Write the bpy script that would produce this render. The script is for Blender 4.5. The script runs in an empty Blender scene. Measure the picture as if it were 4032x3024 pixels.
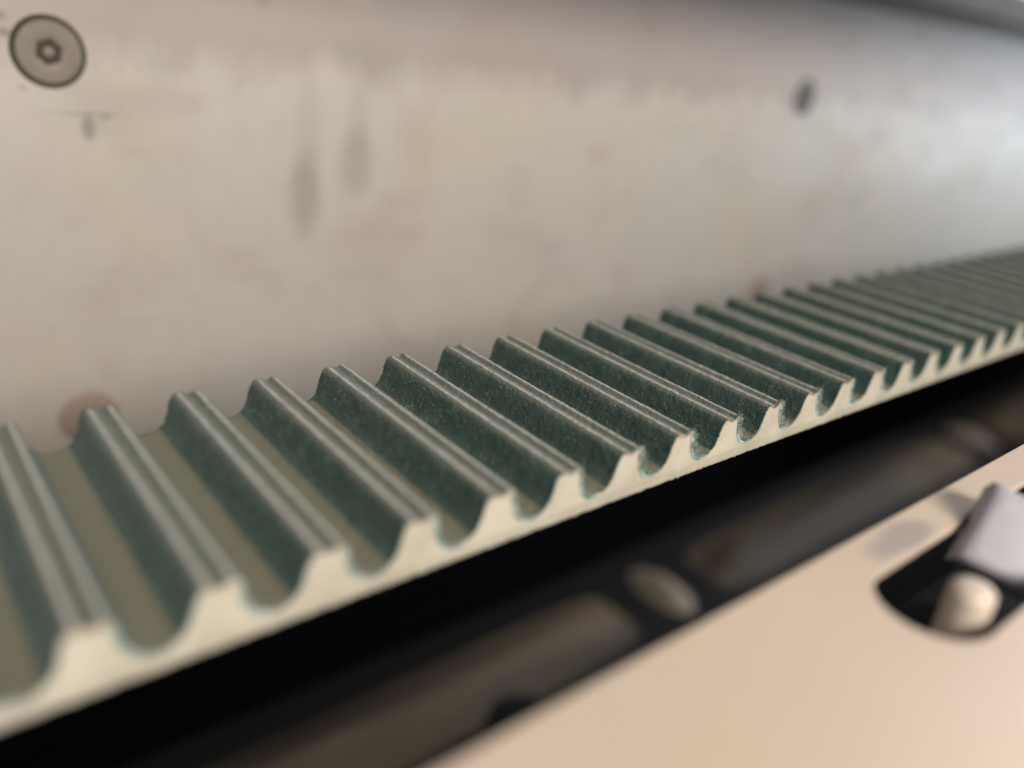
import bpy, bmesh, math, random
import numpy as np
from mathutils import Matrix, Vector, noise

random.seed(7)
rng = np.random.default_rng(7)
S = 0.01                      # 1 mm of the machine = 0.01 scene units
SC = bpy.context.scene
COL = SC.collection
SC.unit_settings.system = 'METRIC'
SC.unit_settings.scale_length = 0.1

# ------------------------------------------------------------------ camera
cam_d = bpy.data.cameras.new('camera')
cam = bpy.data.objects.new('camera', cam_d)
COL.objects.link(cam)
SC.camera = cam
R = ((0.77547086, -0.62237838, 0.10625489),
     (-0.17216805, -0.37035399, -0.91279575),
     (0.60745627, 0.68955281, -0.39435240))
mw = Matrix(((R[0][0], -R[1][0], -R[2][0], -9.36949 * S),
             (R[0][1], -R[1][1], -R[2][1], -55.48848 * S),
             (R[0][2], -R[1][2], -R[2][2], 44.23673 * S),
             (0, 0, 0, 1)))
cam.matrix_world = mw
cam_d.sensor_width = 36
cam_d.lens = 28.497
cam_d.clip_start = 0.01
cam_d.clip_end = 100
cam_d.dof.use_dof = True
cam_d.dof.focus_distance = 114 * S
cam_d.dof.aperture_fstop = 0.70

# ------------------------------------------------------------------ world and lamps
w = bpy.data.worlds.new('World')
SC.world = w
w.use_nodes = True
w.node_tree.nodes['Background'].inputs['Color'].default_value = (0.50, 0.50, 0.52, 1)
w.node_tree.nodes['Background'].inputs['Strength'].default_value = 0.29


def area(name, loc, target, sx, sy, power, col, spread=180):
    d = bpy.data.lights.new(name, 'AREA')
    d.shape = 'RECTANGLE'
    d.size = sx * S
    d.size_y = sy * S
    d.energy = power
    d.color = col
    d.spread = math.radians(spread)
    o = bpy.data.objects.new(name, d)
    COL.objects.link(o)
    o.location = Vector(loc) * S
    o.rotation_euler = (Vector(target) - Vector(loc)).to_track_quat('-Z', 'Y').to_euler()
    return o


area('room_lamp', (-20, -420, 255), (90, 40, -10), 300, 200, 375, (1.0, 0.90, 0.80))
area('window_light', (720, -60, 40), (60, 0, 0), 180, 110, 75, (0.76, 0.88, 1.0), 140)
area('ceiling_lamp', (650, -70, 440), (60, -30, 0), 170, 150, 140, (0.97, 0.96, 1.0))

SC.view_settings.view_transform = 'Standard'
SC.view_settings.look = 'None'
SC.view_settings.exposure = 0.0
SC.view_settings.gamma = 1.0
SC.cycles.use_denoising = True
SC.cycles.max_bounces = 6
SC.cycles.diffuse_bounces = 3


# ------------------------------------------------------------------ node helpers
class NT:
    def __init__(self, name):
        self.m = bpy.data.materials.new(name)
        self.m.use_nodes = True
        self.t = self.m.node_tree
        self.b = self.t.nodes['Principled BSDF']
        self.co = self.t.nodes.new('ShaderNodeTexCoord').outputs['Object']
        geo = self.t.nodes.new('ShaderNodeNewGeometry')
        self.pos = geo.outputs['Position']

    def n(self, typ, **kw):
        nd = self.t.nodes.new(typ)
        for k, v in kw.items():
            setattr(nd, k, v)
        return nd

    def link(self, a, b):
        self.t.links.new(a, b)

    def put(self, sock, v):
        if isinstance(v, bpy.types.NodeSocket):
            self.link(v, sock)
        else:
            sock.default_value = v

    def math(self, op, a, b=0.0, c=0.0, clamp=False):
        nd = self.n('ShaderNodeMath', operation=op, use_clamp=clamp)
        self.put(nd.inputs[0], a)
        self.put(nd.inputs[1], b)
        self.put(nd.inputs[2], c)
        return nd.outputs[0]

    def noise(self, scale, detail=4, rough=0.55, vec=None, stretch=None, dist=0.0):
        v = vec or self.pos
        if stretch:
            mp = self.n('ShaderNodeMapping')
            mp.inputs['Scale'].default_value = stretch
            self.link(v, mp.inputs['Vector'])
            v = mp.outputs[0]
        nd = self.n('ShaderNodeTexNoise')
        self.link(v, nd.inputs['Vector'])
        nd.inputs['Scale'].default_value = scale
        nd.inputs['Detail'].default_value = detail
        nd.inputs['Roughness'].default_value = rough
        nd.inputs['Distortion'].default_value = dist
        return nd.outputs['Fac']

    def ramp(self, f, lo, hi):
        nd = self.n('ShaderNodeMapRange', interpolation_type='SMOOTHSTEP')
        self.put(nd.inputs['Value'], f)
        nd.inputs['From Min'].default_value = lo
        nd.inputs['From Max'].default_value = hi
        return nd.outputs[0]

    def mix(self, f, a, b):
        nd = self.n('ShaderNodeMix', data_type='RGBA')
        self.put(nd.inputs['Factor'], f)
        for s, v in ((nd.inputs[6], a), (nd.inputs[7], b)):
            if isinstance(v, tuple):
                v = (*v, 1) if len(v) == 3 else v
            self.put(s, v)
        return nd.outputs[2]

    def bump(self, h, strength, dist, normal=None):
        nd = self.n('ShaderNodeBump')
        nd.inputs['Strength'].default_value = strength
        nd.inputs['Distance'].default_value = dist
        self.link(h, nd.inputs['Height'])
        if normal:
            self.link(normal, nd.inputs['Normal'])
        return nd.outputs[0]

    def set(self, **kw):
        for k, v in kw.items():
            k = k.replace('_', ' ')
            if isinstance(v, tuple) and len(v) == 3 and ('Color' in k or 'Tint' in k):
                v = (*v, 1)
            self.put(self.b.inputs[k], v)
        return self.m


def plain(name, col, rough=0.5, metal=0.0, var=0.15, scale=8.0, bump=0.0):
    t = NT(name)
    f = t.noise(scale, 5)
    c = t.mix(f, tuple(x * (1 - var) for x in col), tuple(min(1, x * (1 + var)) for x in col))
    kw = dict(Base_Color=c, Roughness=rough, Metallic=metal)
    if bump:
        kw['Normal'] = t.bump(t.noise(scale * 12, 3), bump, 0.002)
    return t.set(**kw)


# ------------------------------------------------------------------ object helpers
def link(name, me, parent=None, mats=()):
    o = bpy.data.objects.new(name, me)
    COL.objects.link(o)
    if parent:
        o.parent = parent
    for m in mats:
        me.materials.append(m)
    return o


def empty(name, loc, label, cat, group=None):
    o = bpy.data.objects.new(name, None)
    COL.objects.link(o)
    o.location = Vector(loc) * S
    o.empty_display_size = 0.05
    o['label'] = label
    o['category'] = cat
    if group:
        o['group'] = group
    return o


def from_bm(name, bm, mats, parent=None, smooth=True, angle=35):
    me = bpy.data.meshes.new(name)
    bmesh.ops.recalc_face_normals(bm, faces=bm.faces)
    if smooth:
        for f in bm.faces:
            f.smooth = True
        a = math.radians(angle)
        for e in bm.edges:
            if len(e.link_faces) == 2 and e.calc_face_angle(0) > a:
                e.smooth = False
    bm.to_mesh(me)
    bm.free()
    return link(name, me, parent, mats)


def box(x0, x1, y0, y1, z0, z1, bevel=0.0, seg=2):
    bm = bmesh.new()
    bmesh.ops.create_cube(bm, size=1)
    for v in bm.verts:
        v.co = Vector(((x0 + x1) / 2 + v.co.x * (x1 - x0), (y0 + y1) / 2 + v.co.y * (y1 - y0),
                       (z0 + z1) / 2 + v.co.z * (z1 - z0))) * S
    if bevel:
        bmesh.ops.bevel(bm, geom=list(bm.edges), offset=bevel * S, segments=seg, affect='EDGES', profile=0.5)
    return bm


def lathe(prof, n=48, axis='Z', centre=(0, 0, 0), sides=None):
    """prof: (radius, height) from the axis start to the axis end; radius 0 closes."""
    bm = bmesh.new()
    rings = []
    for r, h in prof:
        if r <= 1e-6:
            rings.append([bm.verts.new((0, 0, h))])
        else:
            rings.append([bm.verts.new((r * math.cos(2 * math.pi * i / n), r * math.sin(2 * math.pi * i / n), h)) for i in range(n)])
    for a, b in zip(rings, rings[1:]):
        for i in range(n):
            j = (i + 1) % n
            if len(a) == 1:
                bm.faces.new((a[0], b[i], b[j]))
            elif len(b) == 1:
                bm.faces.new((a[i], b[0], a[j]))
            else:
                bm.faces.new((a[i], b[i], b[j], a[j]))
    for v in bm.verts:
        x, y, z = v.co
        if axis == 'Y-':      # axis points towards the viewer (-y)
            x, y, z = x, -z, y
        v.co = Vector((x + centre[0], y + centre[1], z + centre[2])) * S
    return bm


# ------------------------------------------------------------------ materials
def mat_wall():
    t = NT('machine_wall_metal')
    sep = t.n('ShaderNodeSeparateXYZ')
    t.link(t.pos, sep.inputs[0])
    X = t.math('DIVIDE', sep.outputs[0], S)
    Z = t.math('DIVIDE', sep.outputs[2], S)
    n_big = t.noise(2.2, 3, 0.5)
    n_mid = t.noise(5.5, 4, 0.55, stretch=(0.7, 1, 1.4))
    n_pink = t.noise(3.4, 2, 0.5, stretch=(1, 1, 1.3), dist=0.4)
    c = t.mix(t.ramp(n_big, 0.35, 0.65), (0.515, 0.475, 0.415), (0.505, 0.48, 0.445))
    c = t.mix(t.math('MULTIPLY', t.ramp(n_pink, 0.50, 0.72), 0.55), c, (0.43, 0.365, 0.335))
    c = t.mix(t.math('MULTIPLY', t.ramp(n_mid, 0.52, 0.75), 0.5), c, (0.40, 0.42, 0.37))
    # mauve shade painted into the upper part of the sheet, with a ragged lower edge
    jag = t.noise(9.0, 2, 0.5, stretch=(1, 1, 0.3))
    jag2 = t.noise(24.0, 2, 0.5, stretch=(1, 1, 0.3))
    edge = t.math('ADD', Z, t.math('MULTIPLY', t.math('SUBTRACT', jag, 0.5), 15.0))
    edge = t.math('ADD', edge, t.math('MULTIPLY', t.math('SUBTRACT', jag2, 0.5), 6.0))
    upper_shade = t.math('MULTIPLY', t.ramp(edge, 27.0, 37.0), 0.58)
    c = t.mix(upper_shade, c, (0.30, 0.255, 0.25))

    def spot(c, cx, cz, rx, rz, col, k, soft=0.35, wob=0.0):
        dx = t.math('DIVIDE', t.math('SUBTRACT', X, cx), rx)
        dz = t.math('DIVIDE', t.math('SUBTRACT', Z, cz), rz)
        d = t.math('SQRT', t.math('ADD', t.math('MULTIPLY', dx, dx), t.math('MULTIPLY', dz, dz)))
        if wob:
            d = t.math('ADD', d, t.math('MULTIPLY', t.math('SUBTRACT', n_mid, 0.5), wob))
        m = t.ramp(d, 1.0 + soft, 1.0 - soft)
        return t.mix(t.math('MULTIPLY', m, k), c, col)
    dark = (0.25, 0.215, 0.165)
    c = spot(c, 77.3, 4.0, 4.0, 8.5, dark, 0.40, 0.5, 0.6)
    c = spot(c, 77.8, 12, 3.0, 15, dark, 0.24, 0.7, 0.3)
    c = spot(c, 91, 11, 4.8, 7.5, dark, 0.34, 0.5, 0.4)
    c = spot(c, 91, 19, 2.6, 12, dark, 0.22, 0.7, 0.4)
    c = spot(c, 108, 16, 5.0, 9, (0.44, 0.33, 0.28), 0.35, 0.7, 0.6)
    c = spot(c, 31.6, 18.6, 1.3, 2.4, (0.2, 0.19, 0.16), 0.65, 0.5, 0.3)
    c = spot(c, 34.8, 20.6, 1.2, 0.6, (0.2, 0.19, 0.16), 0.40, 0.5)
    c = spot(c, 31.5, 21.1, 6.0, 0.35, (0.2, 0.19, 0.16), 0.40, 0.6)
    c = spot(c, 19.2, 34.8, 1.1, 0.7, (0.16, 0.13, 0.12), 0.6, 0.5)
    c = spot(c, 19.0, 37.6, 0.8, 0.7, (0.16, 0.13, 0.12), 0.5, 0.6)
    c = spot(c, 21.0, 25.5, 0.8, 0.6, (0.16, 0.13, 0.12), 0.3, 0.7)
    c = spot(c, 318, 10, 8.0, 14, (0.46, 0.34, 0.27), 0.45, 0.7, 0.6)
    c = spot(c, 306, -8, 12.0, 8, (0.46, 0.34, 0.27), 0.35, 0.7, 0.6)
    c = spot(c, 68, 46, 1.6, 2.5, dark, 0.35, 0.7)
    fine = t.noise(60, 3, 0.6, stretch=(0.15, 1, 1))
    mott = t.noise(26, 5, 0.7)
    c = t.mix(t.math('MULTIPLY', t.ramp(mott, 0.45, 0.75), 0.16), c, (0.30, 0.27, 0.235))
    scr = t.noise(5.0, 2, 0.4, stretch=(0.25, 1, 9.0), dist=0.3)
    c = t.mix(t.math('MULTIPLY', t.ramp(scr, 0.62, 0.74), 0.22), c, (0.58, 0.56, 0.52))
    rough = t.math('ADD', 0.48, t.math('MULTIPLY', n_mid, 0.22))
    return t.set(Base_Color=c, Roughness=rough, Metallic=0.05, Specular_IOR_Level=0.35,
                 Normal=t.bump(fine, 0.05, 0.002))


def mat_plate():
    t = NT('cream_painted_plate')
    a = t.noise(2.6, 3, 0.5)
    b = t.noise(7.0, 3, 0.5)
    c = t.mix(t.ramp(a, 0.35, 0.68), (0.58, 0.485, 0.375), (0.62, 0.505, 0.405))
    c = t.mix(t.math('MULTIPLY', t.ramp(b, 0.5, 0.72), 0.4), c, (0.60, 0.50, 0.34))
    sm2 = t.noise(3.2, 4, 0.6, stretch=(0.5, 1.6, 1), dist=0.8)
    c = t.mix(t.math('MULTIPLY', t.ramp(sm2, 0.50, 0.70), 0.35), c, (0.50, 0.40, 0.28))
    # mauve-grey shadow streak painted between the slot and the rear edge
    mp = t.n('ShaderNodeMapping', vector_type='POINT')
    mp.inputs['Location'].default_value = (-72.0 / 6.5, 28.0 / 2.0, 0)
    mp.inputs['Scale'].default_value = (1 / (6.5 * S), 1 / (2.0 * S), 0)
    t.link(t.pos, mp.inputs['Vector'])
    ln = t.n('ShaderNodeVectorMath', operation='LENGTH')
    t.link(mp.outputs[0], ln.inputs[0])
    sm = t.ramp(t.math('ADD', ln.outputs['Value'], t.math('MULTIPLY', t.math('SUBTRACT', b, 0.5), 1.2)), 1.3, 0.5)
    c = t.mix(t.math('MULTIPLY', sm, 0.7), c, (0.30, 0.26, 0.26))
    return t.set(Base_Color=c, Roughness=t.math('ADD', 0.30, t.math('MULTIPLY', b, 0.18)), Metallic=0.0,
                 Normal=t.bump(t.noise(90, 3), 0.04, 0.002))


def mat_cream(name='cream_polyurethane', k=1.0):
    t = NT(name)
    a = t.noise(14, 4, 0.6)
    b = t.noise(70, 3, 0.6, stretch=(0.2, 1, 1))
    c = t.mix(t.ramp(a, 0.35, 0.65), (0.50 * k, 0.47 * k, 0.375 * k), (0.61 * k, 0.575 * k, 0.475 * k))
    c = t.mix(t.math('MULTIPLY', t.ramp(b, 0.5, 0.8), 0.22), c, (0.52, 0.46, 0.34))
    return t.set(Base_Color=c, Roughness=0.55, Subsurface_Weight=0.15, Subsurface_Radius=(1.0, 0.7, 0.4),
                 Subsurface_Scale=0.006,
                 Normal=t.bump(t.noise(55, 4, 0.65), 0.25, 0.004))


def mat_fabric():
    t = NT('green_nylon_fabric')
    at = t.n('ShaderNodeAttribute', attribute_name='zone')
    sep = t.n('ShaderNodeSeparateColor')
    t.link(at.outputs['Color'], sep.inputs[0])
    ridge, floor, top = sep.outputs[0], sep.outputs[1], sep.outputs[2]
    n1 = t.noise(40, 5, 0.65)
    n2 = t.noise(120, 4, 0.7)
    n3 = t.noise(6, 3, 0.5)
    green = t.mix(t.ramp(n1, 0.35, 0.7), (0.029, 0.064, 0.053), (0.053, 0.100, 0.086))
    green = t.mix(t.math('MULTIPLY', t.ramp(n3, 0.4, 0.7), 0.35), green, (0.060, 0.085, 0.080))
    green = t.mix(t.math('MULTIPLY', t.ramp(n2, 0.60, 0.78), 0.35), green, (0.16, 0.21, 0.18))
    jit = t.math('MULTIPLY', t.math('SUBTRACT', t.noise(85, 4, 0.7), 0.5), 0.8)
    fl = t.ramp(t.math('ADD', floor, jit), 0.30, 0.75)
    c = t.mix(t.math('MULTIPLY', fl, 0.92), green, t.mix(n3, (0.185, 0.180, 0.118), (0.19, 0.165, 0.118)))
    tp = t.ramp(t.math('ADD', top, jit), 0.35, 0.8)
    c = t.mix(t.math('MULTIPLY', tp, 0.65), c, t.mix(n3, (0.165, 0.16, 0.115), (0.17, 0.15, 0.125)))
    rg = t.ramp(t.math('ADD', ridge, t.math('MULTIPLY', t.math('SUBTRACT', n2, 0.5), 1.2)), 0.25, 0.85)
    c = t.mix(t.math('MULTIPLY', rg, 0.9), c, t.mix(n3, (0.47, 0.47, 0.41), (0.49, 0.46, 0.41)))
    bp = t.bump(n2, 0.8, 0.006)
    bp = t.bump(n1, 0.5, 0.010, bp)
    return t.set(Base_Color=c, Roughness=0.9, Sheen_Weight=0.25, Sheen_Roughness=0.45,
                 Sheen_Tint=(0.75, 0.88, 0.86), Specular_IOR_Level=0.2, Normal=bp)


def mat_fibre():
    t = NT('pale_green_fibre')
    oi = t.noise(70, 3)
    c = t.mix(t.ramp(oi, 0.35, 0.65), (0.07, 0.13, 0.105), (0.33, 0.42, 0.37))
    return t.set(Base_Color=c, Roughness=0.7, Sheen_Weight=0.2)


def mat_fray():
    t = NT('frayed_fabric_edge')
    n = t.noise(50, 4, 0.6)
    c = t.mix(t.ramp(n, 0.35, 0.7), (0.12, 0.19, 0.175), (0.50, 0.56, 0.52))
    at = t.n('ShaderNodeAttribute', attribute_name='zone')
    sep = t.n('ShaderNodeSeparateColor')
    t.link(at.outputs['Color'], sep.inputs[0])
    c = t.mix(t.math('MULTIPLY', sep.outputs[2], 0.9), c, t.mix(t.ramp(n, 0.4, 0.65), (0.22, 0.15, 0.105), (0.46, 0.37, 0.28)))
    return t.set(Base_Color=c, Roughness=0.85, Normal=t.bump(t.noise(110, 3), 0.8, 0.006))


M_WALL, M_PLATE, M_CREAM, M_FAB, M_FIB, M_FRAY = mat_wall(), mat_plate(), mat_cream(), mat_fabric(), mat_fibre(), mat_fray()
M_BACK = mat_cream('cream_backing_cut_face', 0.90)
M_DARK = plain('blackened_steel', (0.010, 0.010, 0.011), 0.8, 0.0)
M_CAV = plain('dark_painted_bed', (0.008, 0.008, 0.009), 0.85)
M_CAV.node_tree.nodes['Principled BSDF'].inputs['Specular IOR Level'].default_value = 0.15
def mat_rail():
    t = NT('oiled_rail_steel')
    a = t.noise(1.6, 3, 0.5, stretch=(0.35, 1.6, 1))
    b = t.noise(0.9, 2, 0.5)
    c = t.mix(t.ramp(a, 0.30, 0.68), (0.07, 0.048, 0.028), (0.31, 0.215, 0.125))
    c = t.mix(t.math('MULTIPLY', t.ramp(b, 0.45, 0.7), 0.5), c, (0.16, 0.125, 0.09))
    return t.set(Base_Color=c, Roughness=0.7)


M_RAIL = mat_rail()
M_RAILSIDE = plain('rail_side_steel', (0.016, 0.015, 0.014), 0.85, 0.0)
M_BRASS = plain('tan_screw_cap', (0.56, 0.43, 0.31), 0.6, 0.0)
M_SCREW = plain('weathered_screw_steel', (0.235, 0.205, 0.175), 0.6, 0.05, 0.25, 14)
M_GAP = plain('dirt_in_gap', (0.06, 0.055, 0.040), 0.95)
M_PLUG = plain('copper_tinted_plug', (0.31, 0.24, 0.205), 0.55, 0.0, 0.15, 10)
M_PANEL = plain('blue_grey_panel', (0.62, 0.60, 0.68), 0.5, 0.0, 0.12, 3)
M_ZINC = plain('zinc_plated_steel', (0.40, 0.39, 0.44), 0.5, 0.15, 0.1, 12)
M_PIN = plain('pale_steel_pin', (0.62, 0.53, 0.45), 0.55, 0.1, 0.08, 12)


# ------------------------------------------------------------------ the setting
def structure(name, bm, mats, **kw):
    o = from_bm(name, bm, mats, **kw)
    o['kind'] = 'structure'
    return o


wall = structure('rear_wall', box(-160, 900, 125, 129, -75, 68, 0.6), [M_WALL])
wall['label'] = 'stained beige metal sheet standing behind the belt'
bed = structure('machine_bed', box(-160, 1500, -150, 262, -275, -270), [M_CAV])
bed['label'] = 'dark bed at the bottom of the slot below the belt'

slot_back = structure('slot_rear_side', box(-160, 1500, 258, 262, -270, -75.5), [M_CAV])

# overhead panel: its blue grey underside shows in the upper right corner
pan = empty('overhead_panel', (370, 92, 73), 'blue grey panel over the top edge of the beige wall', 'panel')
o = from_bm('panel_sheet', box(-160, 900, 71.5, 133, 73.5, 77, 0.4), [M_PANEL], pan)
o.matrix_parent_inverse = Matrix.Translation(-pan.location)
o = from_bm('seal_strip', box(-160, 900, 123.5, 130, 68.3, 73.2, 0.8), [plain('dark_rubber_seal', (0.13, 0.12, 0.085), 0.8)], pan)
o.matrix_parent_inverse = Matrix.Translation(-pan.location)


# ------------------------------------------------------------------ wall screws and plugs
def wall_screw(x, z, label, mat, rot, r=5.55):
    t = empty('countersunk_screw', (x, 125, z), label, 'screw', 'countersunk screws in the beige wall')
    ring = lathe([(r + 0.95, -0.1), (r + 0.90, 0.10), (r + 0.1, 0.12), (r - 0.2, 0.02), (0, 0.02)], 56, 'Y-')
    from_bm('countersink_rim', ring, [M_GAP], t)
    n = 48
    # head with a conical slope down to a hexagonal socket
    bm = bmesh.new()
    def ringv(rad, y, hexa=0.0):
        out = []
        for i in range(n):
            a = 2 * math.pi * i / n + rot
            k = 1.0
            if hexa:
                aa = ((a - rot) % (math.pi / 3)) - math.pi / 6
                k = math.cos(math.pi / 6) / math.cos(aa)
            out.append(bm.verts.new((math.cos(a) * rad * k * S, -y * S, math.sin(a) * rad * k * S)))
        return out
    rings = [ringv(r, 0.03), ringv(r, 0.35), ringv(r - 0.25, 0.55), ringv(r - 1.3, 0.6), ringv(r * 0.55, 0.58),
             ringv(r * 0.47, 0.50), ringv(r * 0.44, 0.36, 1), ringv(r * 0.43, 0.07, 1)]
    for a, b in zip(rings, rings[1:]):
        for i in range(n):
            j = (i + 1) % n
            bm.faces.new((a[i], a[j], b[j], b[i]))
    from_bm('head', bm, [mat], t)
    so = lathe([(r * 0.425, 0.06), (r * 0.30, 0.07), (r * 0.15, 0.09), (r * 0.12, 0.30), (0, 0.34)], 6, 'Y-')
    s = from_bm('hex_socket', so, [M_GAP], t)
    dot = lathe([(r * 0.16, 0.33), (r * 0.13, 0.42), (0, 0.45)], 20, 'Y-')
    from_bm('socket_centre', dot, [mat], t)
    return t


wall_screw(26, 32, 'large sharp countersunk hex screw at the upper left of the wall', M_SCREW, 0.3)
wall_screw(278, 34, 'small dark countersunk screw far right below the panel', plain('dark_oiled_screw_steel', (0.10, 0.082, 0.062), 0.6, 0.0, 0.2, 14), 0.9)


def wall_plug(x, z, label):
    t = empty('hole_plug', (x, 125, z), label, 'plug', 'reddish plugs low in the beige wall')
    from_bm('cap', lathe([(6.1, -0.1), (6.1, 0.25), (5.6, 0.5), (3.2, 0.58), (0, 0.6)], 48, 'Y-'), [M_PLUG], t)
    from_bm('rim', lathe([(3.4, 0.50), (3.4, 0.72), (2.9, 0.78), (2.9, 0.5)], 40, 'Y-'), [M_PLUG], t)
    return t


wall_plug(26, -43.5, 'reddish round plug behind the leftmost belt teeth')
wall_plug(278, -40.5, 'small reddish plug above the receding belt at right')


# ------------------------------------------------------------------ front plate with slot
def make_plate():
    cu = bpy.data.curves.new('plate_outline', 'CURVE')
    cu.dimensions = '2D'
    cu.fill_mode = 'BOTH'
    cu.extrude = 0.45 * S
    cu.bevel_depth = 0.09 * S
    cu.bevel_resolution = 2

    def poly(pts):
        sp = cu.splines.new('POLY')
        sp.points.add(len(pts) - 1)
        for q, (x, y) in zip(sp.points, pts):
            q.co = (x * S, y * S, 0, 1)
        sp.use_cyclic_u = True
    poly([(-150, -25.6), (-150, -150), (600, -150), (600, -25.0)])
    x0, x1, y0, y1 = 63.9, 116.0, -40.7, -29.9
    r = (y1 - y0) / 2
    yc = (y0 + y1) / 2
    pts = [(x0 + r * math.cos(a) * 1.08, yc + r * math.sin(a)) for a in np.linspace(math.pi / 2, 1.5 * math.pi, 24)]
    pts += [(x1 + r * math.cos(a), yc + r * math.sin(a)) for a in np.linspace(-math.pi / 2, math.pi / 2, 24)]
    poly(pts)
    ob = bpy.data.objects.new('tmp', cu)
    COL.objects.link(ob)
    dg = bpy.context.evaluated_depsgraph_get()
    me = bpy.data.meshes.new_from_object(ob.evaluated_get(dg))
    bpy.data.objects.remove(ob)
    me.name = 'front_plate'
    me.materials.clear()
    o = link('front_plate', me, None, [M_PLATE])
    o.location = (0, 0, -0.54 * S)
    return o


plate = make_plate()
plate['label'] = 'cream metal plate with a long slot in the lower right foreground'
plate['category'] = 'plate'
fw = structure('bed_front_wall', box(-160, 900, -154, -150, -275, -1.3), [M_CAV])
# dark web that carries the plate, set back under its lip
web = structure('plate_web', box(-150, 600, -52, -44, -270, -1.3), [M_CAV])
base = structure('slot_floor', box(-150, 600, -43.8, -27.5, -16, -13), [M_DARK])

# clamp bolt and pin standing in the slot
bolt = empty('square_bolt', (83.0, -35.6, 0.0), 'grey square bolt head tilted on its corner in the slot of the cream plate', 'bolt')


def squareprism(r, z0, z1, rot, ch):
    bm = bmesh.new()
    rings = []
    n = 48
    for rad, z, hx in ((r * 0.9, z0, 1), (r, z0 + ch, 1), (r, z1 - ch * 1.2, 1), (r * 0.95, z1 - ch * 0.45, 1), (r * 0.86, z1 - ch * 0.12, 0.9), (r * 0.70, z1, 0.6)):
        ring = []
        for i in range(n):
            a = 2 * math.pi * i / n
            aa = (a % (math.pi / 2)) - math.pi / 4
            k = math.cos(math.pi / 4) / math.cos(aa)
            k = hx * k + (1 - hx) * 0.8
            ring.append(bm.verts.new((math.cos(a + rot) * rad * k * S, math.sin(a + rot) * rad * k * S, z * S)))
        rings.append(ring)
    for a, b in zip(rings, rings[1:]):
        for i in range(n):
            j = (i + 1) % n
            bm.faces.new((a[i], a[j], b[j], b[i]))
    bm.faces.new(rings[-1])
    bm.faces.new(rings[0][::-1])
    return bm


from_bm('bolt_head', squareprism(6.8, -5, 1.5, math.radians(31), 1.1), [M_ZINC], bolt, angle=50)
from_bm('shank', lathe([(0, -12), (3.4, -12), (3.4, -4.9), (0, -4.9)], 32), [M_ZINC], bolt)

pin = empty('locating_pin', (67.0, -37.2, -12.98), 'pale round ended pin standing in the slot before the nut', 'pin')
bolt.rotation_euler = Vector((-0.72, -0.38, 0.58)).to_track_quat('Z', 'Y').to_euler()
from_bm('pin_body', lathe([(0, 0), (2.05, 0), (2.05, 13.7), (1.95, 14.3), (1.6, 14.7), (0.9, 14.9), (0, 14.95)], 40), [M_PIN], pin)

# ------------------------------------------------------------------ guide rail deep below the belt
K = 1.7
CAMP = Vector((-9.369, -55.488, 44.237))


def deep(x, y, z):
    """machine point below the belt, given on the level z = -100, carried down to the real rail level"""
    return (CAMP.x + (x - CAMP.x) * K, CAMP.y + (y - CAMP.y) * K, CAMP.z + (z - CAMP.z) * K)


LEVEL = CAMP.z + (-104 - CAMP.z) * K          # top face of the rail body, about -208 mm
RY = deep(0, 60.5, 0)[1]                        # centre line of the rail
rail = empty('guide_rail', (240, RY, -269.8), 'dark guide rail with tan screw caps running deep in the slot below the belt', 'rail')


def child(o, root):
    o.matrix_parent_inverse = Matrix.Translation(-root.location)
    return o


holes = [deep(h, 0, 0)[0] for h in (-53.6, 163.0, 379.6, 596.2)]


def rail_cover(x0, x1):
    """long rounded cover strip between two screws"""
    bm = bmesh.new()
    prev = None
    for k in range(9):
        x = x0 + (x1 - x0) * (0, .03, .06, .11, .5, .89, .94, .97, 1)[k]
        e = (0.03, .3, .7, 1, 1, 1, .7, .3, 0.03)[k]
        cur = [bm.verts.new(Vector((x, RY + 21 * (q / 8 - 1), LEVEL - 0.2 + 11 * e * (0.5 + 0.5 * math.cos(math.pi * (q / 8 - 1))))) * S) for q in range(17)]
        if prev:
            for q in range(16):
                bm.faces.new((prev[q], prev[q + 1], cur[q + 1], cur[q]))
        else:
            bm.faces.new(cur)
        prev = cur
    bm.faces.new(prev)
    return from_bm('rail_cover', bm, [M_RAIL], rail, angle=60)


child(from_bm('rail_body', box(-150, 1450, RY - 38, RY + 38, -269.8, LEVEL, 2.5), [M_RAILSIDE], rail), rail)
xs = [-150] + sum([[h - 32, h + 32] for h in holes], []) + [1450]
for a, b in zip(xs[::2], xs[1::2]):
    child(rail_cover(a, b), rail)
for h in holes:
    c = child(from_bm('rail_screw', lathe([(0, -0.2), (12, -0.2), (11.2, 0.4), (8.8, 2.4), (6.4, 4.6), (4, 6.3), (2, 7.2), (0, 7.5)], 40,
                                          centre=(h, RY + 2, LEVEL)), [M_BRASS], rail), rail)
    for v in c.data.vertices:
        v.co.y = (v.co.y - (RY + 2) * S) * 1.7 + (RY + 2) * S
KX, KY, KZ = deep(88, 38, -104)
knob = empty('rubber_buffer', (KX, KY, LEVEL), 'black rubber buffer low in the slot beside the cream plate', 'buffer')
from_bm('buffer_body', lathe([(0, 1.0), (15, 1.0), (16, 6), (14, 18), (8, 21), (0, 21.5)], 40), [M_DARK], knob)
from_bm('buffer_foot', lathe([(0, 0.1), (19, 0.1), (19, 1.6), (18.4, 2.0), (0, 2.0)], 40), [M_RAILSIDE], knob)

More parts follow.
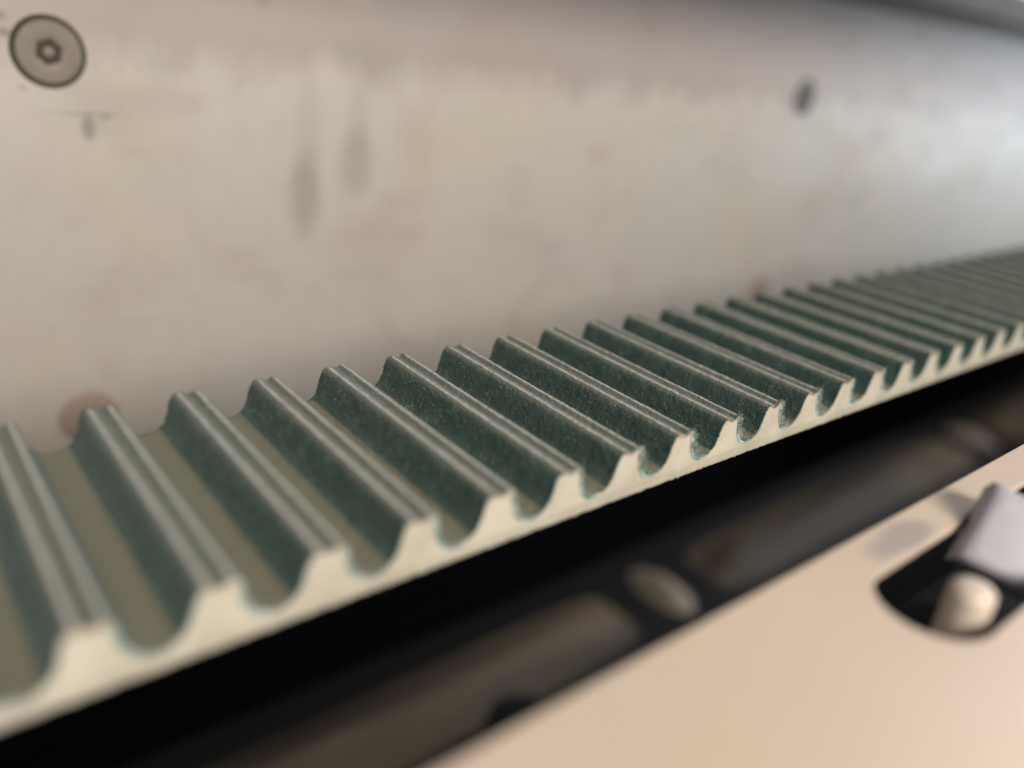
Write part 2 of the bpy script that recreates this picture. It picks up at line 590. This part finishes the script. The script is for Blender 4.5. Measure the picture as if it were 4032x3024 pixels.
# ------------------------------------------------------------------ toothed belt
W = 37.4
PITCH = 10.0
prof = [(-5, -4.68), (-4.5, -4.62), (-3.8, -4.36), (-3.08, -3.65), (-2.66, -2.6), (-2.38, -1.5), (-2.12, -0.75), (-1.82, -0.26),
        (-1.45, -0.04), (-1.05, 0.0), (-0.65, -0.10), (-0.33, -0.30), (-0.02, -0.38), (0.30, -0.30), (0.60, -0.08), (0.98, 0.0),
        (1.34, -0.10), (1.62, -0.42), (1.80, -1.0), (1.96, -1.8), (2.20, -2.7), (2.58, -3.5), (3.10, -4.15), (3.75, -4.54),
        (4.4, -4.66), (5.0, -4.68)]


def catmull(pts, k):
    out = []
    P = [pts[0]] + pts + [pts[-1]]
    for i in range(1, len(P) - 2):
        p0, p1, p2, p3 = [np.array(q) for q in P[i - 1:i + 3]]
        for s in range(k):
            t = s / k
            out.append(0.5 * ((2 * p1) + (-p0 + p2) * t + (2 * p0 - 5 * p1 + 4 * p2 - p3) * t * t + (-p0 + 3 * p1 - 3 * p2 + p3) * t ** 3))
    out.append(np.array(pts[-1]))
    return np.array(out)


OUT = catmull(prof, 3)
d = np.gradient(OUT, axis=0)
nrm = np.stack([-d[:, 1], d[:, 0]], 1)
nrm /= np.linalg.norm(nrm, axis=1)[:, None]
TH = np.interp(OUT[:, 0], [-5, -4.3, -3.4, -2.2, -1.0, 1.0, 1.6, 3.0, 5], [.5, .4, .2, .3, .46, .46, .55, .6, .5])[:, None]
INN = OUT - nrm * TH
INN[0, 0], INN[-1, 0] = -5.0, 5.0
# keep the inner line from folding over itself in the groove
for i in range(1, len(INN)):
    INN[i, 0] = max(INN[i, 0], INN[i - 1, 0] + 1e-3)
INN[-1, 0] = 5.0
BASE_TOP, BASE_BOT = -5.35, -6.92


def body_mesh():
    bm = bmesh.new()
    ends = []
    for y, s in ((0.0, 1), (W, -1)):
        ring = [bm.verts.new((x * S, y * S, z * S)) for x, z in INN]
        lo = [bm.verts.new((x * S, y * S, BASE_TOP * S)) for x, z in INN]
        ends.append((ring, lo))
        for i in range(len(INN) - 1):
            bm.faces.new((lo[i], lo[i + 1], ring[i + 1], ring[i]))
    (a, al), (b, bl) = ends
    for i in range(len(INN) - 1):
        bm.faces.new((a[i], a[i + 1], b[i + 1], b[i]))
    bm.faces.new((al[0], a[0], b[0], bl[0]))
    bm.faces.new((al[-1], a[-1], b[-1], bl[-1]))
    bmesh.ops.recalc_face_normals(bm, faces=bm.faces)
    me = bpy.data.meshes.new('tooth')
    for f in bm.faces:
        f.smooth = False
    bm.to_mesh(me)
    bm.free()
    me.materials.append(M_CREAM)
    return me


def zones(x, z):
    ridge = math.exp(-((x + 1.12) / 0.27) ** 2) + math.exp(-((x - 1.02) / 0.25) ** 2)
    sg = lambda v: 1 / (1 + math.exp(-max(-30, min(30, v))))
    floor = sg((x - 2.9) / 0.15) + sg((-3.6 - x) / 0.10)
    top = sg((x + 1.98) / 0.17) * sg((1.6 - x) / 0.1)
    return ridge, floor, top


def cover_mesh(seed, ny):
    """outer fabric skin with a rough nap, its cut edge and a thickness"""
    n = len(OUT)
    ys = np.linspace(0, W, ny + 1)
    V = np.zeros(((ny + 1), n, 3))
    for j, y in enumerate(ys):
        for i in range(n):
            x, z = OUT[i]
            k = noise.noise(Vector((x * 2.6 + seed * 17, y * 2.6, z * 2.6))) * 0.035
            k += noise.noise(Vector((x * 6 + seed * 31, y * 6, z * 6))) * 0.045
            k += noise.noise(Vector((seed * 9.0, y * 0.35, x))) * 0.04
            if -1.6 < x < 1.5 and z > -0.2:
                k = k * 1.5 + noise.noise(Vector((x * 9 + seed * 3, y * 9, 2.0))) * 0.05
            if i in (0, 1, n - 2, n - 1):
                k *= 0.0 if i in (0, n - 1) else 0.5
            if j == 0 or j == ny:
                k = k * 2.2
                if i in (0, n - 1):
                    k = 0
            V[j, i] = (x + nrm[i, 0] * k, y, z + nrm[i, 1] * k)
    # ragged cut edges
    for i in range(n):
        V[0, i, 1] += noise.noise(Vector((i * 0.9, seed * 5.0, 3))) * 0.30 - 0.10 if 0 < i < n - 1 else 0
        V[ny, i, 1] += noise.noise(Vector((i * 1.3, seed * 5.0, 9))) * 0.2 if 0 < i < n - 1 else 0
    verts = V.reshape(-1, 3)
    idx = np.arange((ny + 1) * n).reshape(ny + 1, n)
    faces = np.stack([idx[:-1, :-1], idx[:-1, 1:], idx[1:, 1:], idx[1:, :-1]], -1).reshape(-1, 4)
    nf = len(faces)
    inn0 = np.column_stack([INN[:, 0], np.full(n, 0.0), INN[:, 1]])
    inn1 = np.column_stack([INN[:, 0], np.full(n, W), INN[:, 1]])
    # the cut face stands a hair proud of the body end
    inn0[:, 1] -= 0.03
    inn1[:, 1] += 0.03
    i0 = len(verts) + np.arange(n)
    i1 = i0 + n
    verts = np.vstack([verts, inn0, inn1])
    e0 = np.stack([idx[0, :-1], i0[:-1], i0[1:], idx[0, 1:]], -1)
    e1 = np.stack([idx[-1, :-1], idx[-1, 1:], i1[1:], i1[:-1]], -1)
    allf = np.vstack([faces, e0, e1])
    me = bpy.data.meshes.new('fabric_cover')
    me.from_pydata((verts * S).tolist(), [], allf.tolist())
    me.materials.append(M_FAB)
    me.materials.append(M_FRAY)
    mi = np.zeros(len(allf), dtype=np.int32)
    mi[nf:] = 1
    me.polygons.foreach_set('material_index', mi)
    sm = np.ones(len(allf), dtype=bool)
    me.polygons.foreach_set('use_smooth', sm)
    ca = me.color_attributes.new('zone', 'FLOAT_COLOR', 'POINT')
    zz = np.array([zones(*p) for p in OUT])
    cols = np.ones((len(verts), 4))
    cols[:(ny + 1) * n, :3] = np.tile(zz, (ny + 1, 1))
    cols[(ny + 1) * n:, :3] = np.vstack([zz, zz])
    ca.data.foreach_set('color', cols.ravel())
    me.update()
    return me


belt = empty('toothed_belt', (0, 0, BASE_BOT), 'green flocked toothed drive belt with a cream cut side running into the distance', 'drive belt')
OFF = Vector((0, 0, BASE_BOT * S))
BODY = body_mesh()
FINE = [cover_mesh(k, 150) for k in range(4)]
COARSE = [cover_mesh(k + 10, 40) for k in range(2)]
N0, N1 = -4, 56
proto = None
for i in range(N0, N1):
    if proto is None:
        t = bpy.data.objects.new('tooth', BODY)
        c = bpy.data.objects.new('fabric_cover', FINE[0])
        c.parent = t
        proto = (t, c)
    else:
        t = proto[0].copy()
        c = proto[1].copy()
        c.parent = t
    c.data = FINE[i % 4] if i < 16 else COARSE[i % 2]
    COL.objects.link(t)
    COL.objects.link(c)
    t.parent = belt
    t.location = Vector((i * PITCH * S, 0, 0)) - OFF


def backing():
    """cream backing strip with a rough sawn lower edge"""
    x0, x1 = N0 * PITCH - 5, N1 * PITCH - 5
    xs = np.concatenate([np.arange(x0, 160, 0.35), np.arange(160, x1 + 0.1, 5)])
    bm = bmesh.new()
    prev = None
    for x in xs:
        a = noise.noise(Vector((x * 0.8, 0, 0))) * 0.14 + noise.noise(Vector((x * 2.7, 4, 0))) * 0.20
        a += 0.5 * max(0, noise.noise(Vector((x * 0.9, 8, 0))) - 0.35)
        if x >= 160:
            a = 0
        ring = [(x, 0, BASE_TOP), (x, 0.0, BASE_BOT + 0.35), (x, 0.02 + abs(a) * 0.3, BASE_BOT + 0.12 - a), (x, 0.15, BASE_BOT + 0.02 - a),
                (x, W, BASE_BOT), (x, W, BASE_TOP)]
        cur = [bm.verts.new(Vector(q) * S - OFF) for q in ring]
        if prev:
            for k in range(5):
                bm.faces.new((prev[k], cur[k], cur[k + 1], prev[k + 1]))
        prev = cur
    o = from_bm('backing', bm, [M_BACK], belt, angle=50)
    return o


backing()


def fibres():
    """loose nap fibres on the flanks and cut edges of the teeth near the focus"""
    n = len(OUT)
    seg = np.linalg.norm(np.diff(OUT, axis=0), axis=1)
    cum = np.concatenate([[0], np.cumsum(seg)])
    P, D, L, Wd = [], [], [], []
    def emit(count, teeth, yfun, lenr, wr, up, smin=0.0, smax=1.0, side=None):
        tt = rng.choice(teeth, count)
        s = rng.uniform(smin, smax, count) * cum[-1]
        x = np.interp(s, cum, OUT[:, 0]); z = np.interp(s, cum, OUT[:, 1])
        nx = np.interp(s, cum, nrm[:, 0]); nz = np.interp(s, cum, nrm[:, 1])
        y = yfun(count)
        N = np.stack([nx, np.zeros(count), nz], 1)
        T = rng.normal(size=(count, 3))
        T -= (T * N).sum(1)[:, None] * N
        T /= np.linalg.norm(T, axis=1)[:, None]
        if side is not None:
            T = T * 0.7 + np.array(side)
        d = T + N * rng.uniform(up[0], up[1], count)[:, None]
        d /= np.linalg.norm(d, axis=1)[:, None]
        P.append(np.stack([x + tt * PITCH, y, z], 1) - N * 0.03)
        D.append(np.stack([d, N], 1))
        L.append(rng.uniform(*lenr, count) * rng.uniform(0.5, 1, count))
        Wd.append(rng.uniform(*wr, count))
    teeth = np.arange(1, 13)
    full = lambda c: rng.uniform(0.1, W - 0.1, c)
    emit(26000, teeth, full, (0.25, 0.75), (0.022, 0.045), (0.05, 0.6), 0.12, 0.88)
    emit(16000, teeth, full, (0.15, 0.42), (0.02, 0.042), (0.5, 1.8), 0.33, 0.66)
    emit(900, np.arange(3, 12), full, (0.8, 1.8), (0.03, 0.05), (0.3, 1.0), 0.05, 0.40)
    emit(6500, np.arange(2, 14), lambda c: -rng.uniform(0, 0.05, c), (0.2, 0.7), (0.03, 0.06), (0.2, 1.2), 0.02, 0.98, (0, -0.9, 0))
    emit(1000, np.arange(6, 11), lambda c: -rng.uniform(0, 0.05, c), (0.6, 1.3), (0.05, 0.08), (0.3, 1.5), 0.5, 0.98, (0, -0.5, 0))
    emit(2500, np.arange(2, 13), lambda c: W + rng.uniform(0, 0.05, c), (0.2, 0.6), (0.03, 0.05), (0.1, 1.0), 0.1, 0.9, (0, 0.4, 0))
    P = np.vstack(P); DN = np.vstack(D); L = np.concatenate(L); Wd = np.concatenate(Wd)
    d, N = DN[:, 0], DN[:, 1]
    side = np.cross(d, N); side /= (np.linalg.norm(side, axis=1)[:, None] + 1e-9)
    bend = rng.normal(size=P.shape) * 0.8
    m = len(P)
    p1 = P + d * (L * 0.5)[:, None]
    d2 = d + bend; d2 /= np.linalg.norm(d2, axis=1)[:, None]
    p2 = p1 + d2 * (L * 0.5)[:, None]
    up = np.cross(d, side)
    a = Wd[:, None] * 0.5
    # three-sided fibre: base ring, middle ring, tip
    def ring(c, k):
        return [c + side * a * k, c - side * a * k * 0.5 + up * a * k * 0.87, c - side * a * k * 0.5 - up * a * k * 0.87]
    V = np.stack(ring(P, 1.0) + ring(p1, 0.9) + [p2], 1)     # m,7,3
    F = np.array([[0, 1, 4], [0, 4, 3], [1, 2, 5], [1, 5, 4], [2, 0, 3], [2, 3, 5], [3, 4, 6], [4, 5, 6], [5, 3, 6]])
    faces = (np.arange(m)[:, None, None] * 7 + F[None]).reshape(-1, 3)
    me = bpy.data.meshes.new('flock_fibres')
    vv = V.reshape(-1, 3) * S - np.array(OFF)
    me.vertices.add(len(vv)); me.vertices.foreach_set('co', vv.ravel())
    me.loops.add(faces.size); me.loops.foreach_set('vertex_index', faces.ravel().astype(np.int32))
    me.polygons.add(len(faces)); me.polygons.foreach_set('loop_start', np.arange(0, faces.size, 3, dtype=np.int32))
    me.update(calc_edges=True)
    me.validate()
    o = link('flock_fibres', me, belt, [M_FIB])
    o['kind'] = 'stuff'
    return o


fibres()
